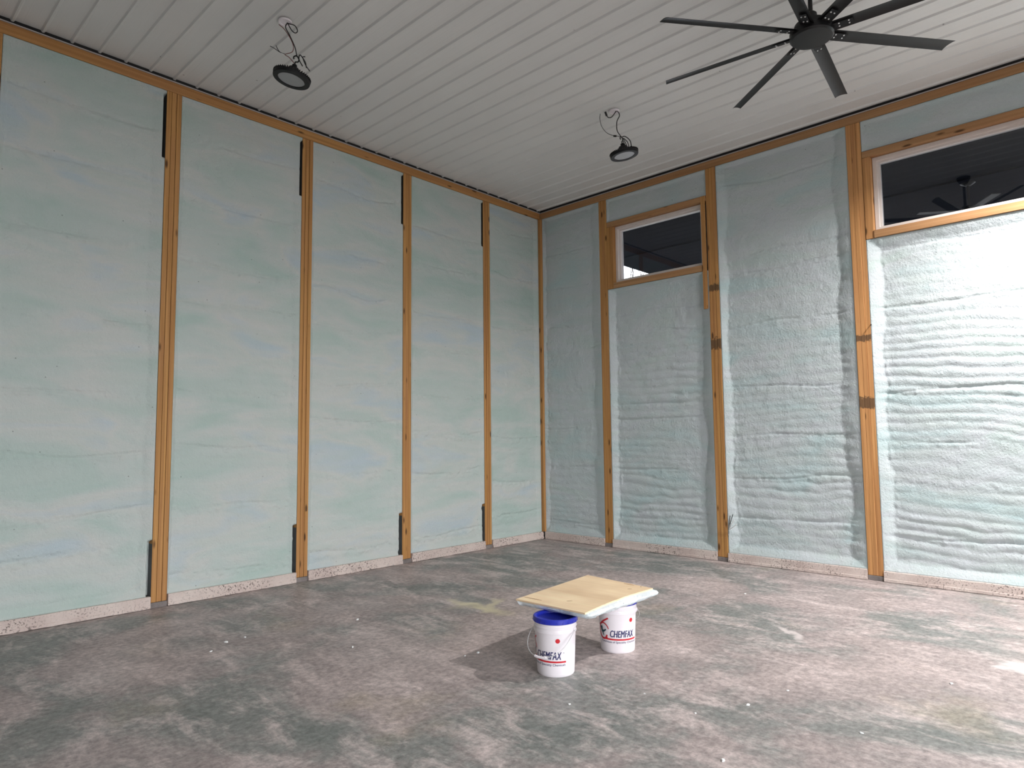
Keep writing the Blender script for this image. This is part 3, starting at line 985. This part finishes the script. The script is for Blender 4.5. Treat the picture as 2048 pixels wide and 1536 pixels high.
# ------------------------------------------------------------------ buckets
def txt_mesh(body, height, width, z, s0, r, bold=0.0, shear=0.0, th0=0.0):
    """text wrapped round a cylinder of radius r, left end at arc position s0, baseline z; returns verts, faces"""
    cu = bpy.data.curves.new('tmp_text', 'FONT')
    cu.body = body; cu.size = 1.0; cu.offset = bold; cu.shear = shear; cu.resolution_u = 3; cu.space_character = 1.05
    o = bpy.data.objects.new('tmp_text', cu); link(o)
    dg = bpy.context.evaluated_depsgraph_get()
    me = bpy.data.meshes.new_from_object(o.evaluated_get(dg))
    bpy.data.objects.remove(o); bpy.data.curves.remove(cu)
    xs = [v.co.x for v in me.vertices]; ysv = [v.co.y for v in me.vertices]
    x0, x1 = min(xs), max(xs); y0, y1 = 0.0, max(ysv)
    vs = []
    for v in me.vertices:
        s = s0 + (v.co.x - x0) / (x1 - x0) * width
        zz = z + v.co.y / y1 * height
        a = s / r + th0
        vs.append(Vector((r * cos(a), r * sin(a), zz)))
    fs = [tuple(p.vertices) for p in me.polygons]
    bpy.data.meshes.remove(me)
    return vs, fs


def rad(z):  # bucket body radius
    return 0.1295 + (0.1425 - 0.1295) * min(z, 0.29) / 0.29


def arc_strip(m_, pts, hw, th0, off=0.0012):
    """ribbon on the cylinder surface through (s, z) points"""
    P = []
    for i in range(len(pts) - 1):
        (s0, z0), (s1, z1) = pts[i], pts[i + 1]
        n = max(2, int(hypot(s1 - s0, z1 - z0) / 0.006))
        for k in range(n): P.append((s0 + (s1 - s0) * k / n, z0 + (z1 - z0) * k / n))
    P.append(pts[-1])
    vs = []; fs = []
    for i, (s, z) in enumerate(P):
        s1, z1 = P[min(i + 1, len(P) - 1)]; s0, z0 = P[max(i - 1, 0)]
        dx, dz = s1 - s0, z1 - z0; l = hypot(dx, dz) or 1
        nx, nz = -dz / l, dx / l
        h_ = hw if not callable(hw) else hw(i / (len(P) - 1))
        for q in (-1, 1):
            ss, zz = s + nx * h_ * q, z + nz * h_ * q
            R = rad(zz) + off; a = ss / 0.136 + th0
            vs.append((R * cos(a), R * sin(a), zz))
    for i in range(len(P) - 1): fs.append((2 * i, 2 * i + 1, 2 * i + 3, 2 * i + 2))
    m_.add(vs, fs)


def disc(m_, s, z, r_, th0, off=0.0012, n=20):
    vs = []
    for k in range(n):
        a = 2 * pi * k / n; ss = s + r_ * cos(a); zz = z + r_ * sin(a)
        R = rad(zz) + off; t = ss / 0.136 + th0
        vs.append((R * cos(t), R * sin(t), zz))
    m_.add(vs, [tuple(range(n))])


def bucket(x, y, th_face, lab_ang, label, handle):
    """th_face: world angle towards the camera; lab_ang: angle of the CHEMFAX word's left end from it"""
    root = empty('bucket', (x, y, 0))
    tag(root, label, 'bucket', 'white buckets carrying the board')
    b_ = MB()
    prof = [(0.001, 0.002), (0.118, 0.002), (0.124, 0.0), (0.1285, 0.006), (0.1295, 0.02)]
    prof += [(rad(z), z) for z in (0.08, 0.16, 0.24, 0.283)]
    prof += [(0.1425, 0.285), (0.1475, 0.287), (0.1485, 0.292), (0.1475, 0.296), (0.1450, 0.299), (0.1450, 0.318), (0.1490, 0.320), (0.1500, 0.325), (0.1485, 0.330), (0.1450, 0.332), (0.1455, 0.346), (0.1490, 0.348), (0.1495, 0.353), (0.147, 0.357), (0.140, 0.358), (0.001, 0.358)]
    b_.lathe(prof, 72, closed_ends=False).build('body', M['bucket'], root, smooth=True, angle=50)
    l_ = MB()
    l_.lathe([(0.001, 0.366), (0.122, 0.366), (0.128, 0.368), (0.133, 0.384), (0.140, 0.387), (0.151, 0.387), (0.1555, 0.383), (0.1565, 0.356), (0.153, 0.352), (0.1505, 0.356), (0.148, 0.360), (0.001, 0.3605)], 72, closed_ends=False)
    for k in range(24):
        a = 2 * pi * k / 24
        l_.box(0.1560, 0.1582, -0.0035, 0.0035, 0.356, 0.368, mat=Matrix.Rotation(a, 4, 'Z'))
    l_.build('lid', M['blue'], root, smooth=True, angle=40)
    # printing; angles grow to the viewer's right for a viewer outside (counter-clockwise from above)
    t0 = th_face + lab_ang
    R = rad(0.13) + 0.0022
    p_ = MB()
    for k, ds in enumerate((-0.0016, 0.0, 0.0016)):
        vs, fs = txt_mesh('CHEMFAX', 0.050, 0.193, 0.121, 0.001 + ds, R + 0.0002 * k, shear=0.2, th0=t0)
        p_.add(vs, fs)
    p_.build('brand_word', M['navy'], root)
    vs, fs = txt_mesh('TM', 0.007, 0.010, 0.160, 0.205, R + 0.0006, th0=t0)
    MB().add(vs, fs).build('trademark_sign', M['navy'], root)
    vs, fs = txt_mesh('Powerhouse', 0.015, 0.094, 0.078, -0.082, rad(0.085) + 0.0022, th0=t0)
    MB().add(vs, fs).build('slogan_word', M['navy'], root)
    vs, fs = txt_mesh('of Specialty Chemicals', 0.015, 0.200, 0.078, 0.020, rad(0.085) + 0.0022, th0=t0, shear=0.1)
    MB().add(vs, fs).build('slogan_text', M['navy'], root)
    st = MB()
    arc_strip(st, [(-0.045, 0.104), (0.225, 0.104)], 0.0058, t0)
    st.build('red_stripe', M['red'], root)
    lg = MB()
    cx, cz, rr = -0.060, 0.160, 0.050
    pts = [(cx + rr * cos(radians(a)), cz + rr * 1.15 * sin(radians(a))) for a in range(18, 322, 8)]
    arc_strip(lg, pts, lambda t: 0.0035 + 0.004 * t, t0, 0.0016)
    arc_strip(lg, [(-0.108, 0.196), (-0.085, 0.213), (-0.050, 0.236), (-0.012, 0.258)], 0.0055, t0, 0.0024)
    arc_strip(lg, [(-0.025, 0.132), (-0.040, 0.108), (-0.055, 0.104)], 0.006, t0, 0.0022)
    lg.build('red_ring_logo', M['red'], root)
    em = MB()
    arc_strip(em, [(-0.086, 0.190), (-0.080, 0.165), (-0.066, 0.145), (-0.058, 0.125)], lambda t: 0.011 * (1 - t) + 0.003, t0, 0.0022)
    arc_strip(em, [(-0.034, 0.172), (-0.050, 0.160), (-0.066, 0.155), (-0.080, 0.160)], lambda t: 0.004 + 0.006 * t, t0, 0.0030)
    em.build('emblem', M['teal'], root)
    dt = MB(); disc(dt, 0.166, 0.245, 0.0155, t0)
    dt.build('red_dot', M['red'], root)
    # bail handle: ears on a horizontal axis, bail hangs down on the side facing handle angle
    ha = th_face + handle
    for q in (-1, 1):
        ear = MB()
        a = ha + q * pi / 2
        Mx = Matrix.Rotation(a, 4, 'Z') @ Matrix.Translation((0.146, 0, 0.309)) @ Matrix.Rotation(pi / 2, 4, 'Y')
        ear.lathe([(0.001, -0.004), (0.014, -0.004), (0.014, 0.008), (0.010, 0.011), (0.001, 0.011)], 20, mat=Mx)
        ear.build('handle_ear', M['bucket'], root, smooth=True)
    ax = Vector((cos(ha + pi / 2), sin(ha + pi / 2), 0)); out = Vector((cos(ha), sin(ha), 0))
    pts = []
    swing = radians(24)
    for k in range(0, 25):
        t = pi * k / 24
        h_ = 0.168 * sin(t) ** 0.8 if 0 < k < 24 else 0
        x_ = -cos(t) * (0.158 + 0.012 * sin(t))
        down = h_ * 1.0
        pts.append(ax * x_ + out * (down * sin(swing) * 1.0 + 0.155 * sin(t) ** 0.55 * (1 if True else 0)) + Vector((0, 0, 0.309 - down * cos(swing))))
    hb = MB().tube(pts, 0.0024, 8, smooth=False).build('handle', M['steel'], root, smooth=True)
    gp = [pts[k] for k in range(10, 15)]
    MB().tube(gp, 0.0085, 12).build('grip', M['bucket'], hb, smooth=True)
    return root


camx, camy = -8.2924, -7.1602
B1 = (-4.607, -4.069); B2 = (-3.903, -4.104)
f1 = atan2(camy - B1[1], camx - B1[0]); f2 = atan2(camy - B2[1], camx - B2[0])
bucket(B1[0], B1[1], f1, radians(-64), 'nearer white bucket with blue lid, its hanging handle crossing the printed word', radians(-28))
bucket(B2[0], B2[1], f2, radians(-24), 'farther white bucket under the right end of the board, its ring logo in view', radians(168))

# ------------------------------------------------------------------ board on the buckets
bd = empty('plywood_board', (-4.11, -3.98, 0.385))
tag(bd, 'foam-backed plywood offcut lying across the two white buckets', 'board')
Q = [Vector((-4.621, -3.706)), Vector((-3.587, -3.585)), Vector((-3.660, -4.278)), Vector((-4.602, -4.328))]
O2 = Vector((-4.11, -3.98))


def edgepts(a, b_, n, amp, seed, bow=0.0):
    rs = random.Random(seed)
    d = b_ - a; nrm = Vector((-d.y, d.x)).normalized()
    out_ = []
    for k in range(n):
        t = k / n
        out_.append(a + d * t + nrm * (bow * sin(pi * t) + (rs.uniform(-amp, amp) if 0 < k else 0)))
    return out_


out_ = edgepts(Q[0], Q[1], 12, 0.0008, 1) + edgepts(Q[1], Q[2], 10, 0.001, 2) + edgepts(Q[2], Q[3], 16, 0.0015, 3, -0.030) + edgepts(Q[3], Q[0], 10, 0.001, 4)
pts = [p - O2 for p in out_]
zt, zk = 0.055, 0.044
n = len(pts)
mb = MB().add([(p.x, p.y, zt) for p in pts] + [(p.x, p.y, zk) for p in pts],
              [tuple(range(n)), tuple(range(2 * n - 1, n - 1, -1))] + [(i, (i + 1) % n, n + (i + 1) % n, n + i) for i in range(n)])
o = mb.build('plywood_sheet', M['ply'], bd)
for (kx, ky, l, a) in ((-4.532, -3.795, 0.085, 1.5), (-4.410, -4.042, 0.022, 2.3), (-3.665, -4.060, 0.050, 1.5), (-3.800, -4.155, 0.018, 2.2), (-3.678, -4.180, 0.006, 0)):
    p = Vector((kx, ky)) - O2
    km = MB().lathe([(0.001, 0.0), (1.0, 0.0), (1.0, 0.0006), (0.001, 0.0006)], 14, mat=Matrix.Translation((p.x, p.y, zt)) @ Matrix.Rotation(a + 0.1, 4, 'Z') @ Matrix.Diagonal((l, 0.0055, 1, 1)))
    km.build('knot_mark', M['grey_base'] if l < 0.01 else plain('knot_brown', (0.36, 0.19, 0.075), 0.7), bd)
# foam backing: lumpy slab, ledge sticks out on the two near sides
fb_n = 74
ring_pts = []
tot = []
poly = [Q[0], Q[1], Q[2], Q[3]]
for i in range(4):
    a, b_ = poly[i], poly[(i + 1) % 4]
    kk = 26 if i in (0, 2) else 18
    for k in range(kk): ring_pts.append((a.lerp(b_, k / kk), i, k / kk))
cen = (Q[0] + Q[1] + Q[2] + Q[3]) / 4
levels = [(0.0, 1.0), (0.35, 1.0), (0.75, 0.98), (1.0, 0.93)]
vs = []; fs = []
nr = len(ring_pts)
for li, (lv, shr) in enumerate(levels):
    for (p, side_i, t) in ring_pts:
        d = (p - cen)
        ext = 0.0
        nz_ = float(fbm(np.array(p.x * 16), np.array(p.y * 16), 5 + li))
        if side_i == 2: ext = 0.050 * (1 - 0.6 * abs(2 * t - 0.55)) + 0.05 * nz_
        elif side_i == 1: ext = 0.018 + 0.02 * nz_
        elif side_i == 3: ext = -0.012 + 0.04 * nz_
        else: ext = -0.02
        nrm = [Vector((0, 1)), Vector((1, 0)), Vector((0, -1)), Vector((-1, 0))][side_i]
        if side_i == 2:
            ext += -0.030 * sin(pi * t) + 0.022
        q = cen + d * shr + nrm * ext * (1 if li else 0.6) - O2
        thick = 0.039 + 0.012 * float(fbm(np.array(p.x * 7 + 3), np.array(p.y * 7), 9))
        vs.append((q.x, q.y, zk - 0.0005 - lv * thick))
for li in range(len(levels) - 1):
    for i in range(nr):
        j = (i + 1) % nr
        fs.append((li * nr + i, li * nr + j, (li + 1) * nr + j, (li + 1) * nr + i))
fs.append(tuple(range(nr))); fs.append(tuple(range((len(levels) - 1) * nr, len(levels) * nr))[::-1])
o = MB().add(vs, fs).build('foam_backing', M['foam_u'], bd, smooth=True, angle=60)

# ------------------------------------------------------------------ small things
# frayed cable at the foot of the post right of the small window
cb = empty('frayed_cable', (-0.012, -3.165, 0.40))
tag(cb, 'bundle of cut wires beside the foot of the post right of the small window', 'cable')
for k, (dx, dy, dz, nm, mk) in enumerate([(-0.05, -0.05, 0.20, 'dark_strand', 'cable'), (-0.06, -0.09, 0.22, 'dark_strand', 'cable'), (-0.05, -0.10, 0.15, 'pale_strand', 'crumb'), (-0.06, -0.14, 0.10, 'pale_strand', 'crumb'), (-0.04, -0.05, 0.14, 'pale_strand', 'crumb')]):
    MB().tube([(0.012, 0.008, -0.07), (0, 0, 0.0), (dx * 0.6, dy * 0.5, dz * 0.5), (dx, dy, dz)], 0.005, 6).build(nm, M[mk], cb, smooth=True)
o = MB().tube([(0, 0, 0), (-0.03, -0.015, 0.0), (-0.055, -0.02, -0.012)], 0.0045, 6).build('nail', M['cable'], loc=(0.0, -4.962, 2.872))
tag(o, 'dark nail sticking out of the right edge of the broad stained post', 'nail')
# foam crumbs on the floor
rs = random.Random(5)
cr = [(-4.695, -3.373, .016), (-4.808, -3.351, .009), (-4.778, -1.883, .016), (-5.257, -2.537, .014), (-5.704, -1.635, .012), (-5.869, -1.653, .016), (-4.291, -5.313, .014), (-4.609, -5.135, .009), (-3.075, -6.141, .012), (-1.556, -4.063, .012), (-4.247, -5.933, .012), (-5.043, -5.518, .014), (-6.05, -1.80, .012), (-3.9, -5.4, .010), (-4.55, -4.75, .008), (-5.0, -4.5, .009)]
proto = None
for (x, y, s) in cr:
    if proto is None:
        b = bmesh.new()
        bmesh.ops.create_icosphere(b, subdivisions=2, radius=1.0)
        for v in b.verts: v.co *= 1 + rs.uniform(-0.25, 0.25)
        me = bpy.data.meshes.new('foam_crumb'); b.to_mesh(me); b.free()
        me.materials.append(M['crumb'])
        proto = o = link(bpy.data.objects.new('foam_crumb', me))
        tag(o, 'small white foam crumb lying on the concrete floor', 'crumb', 'foam crumbs scattered on the floor')
    else:
        o = proto.copy(); C.objects.link(o)
    o.location = (x, y, s * 0.28)
    o.scale = (s, s * rs.uniform(0.5, 0.9), s * 0.4)
    o.rotation_euler = (0, 0, rs.uniform(0, 6))
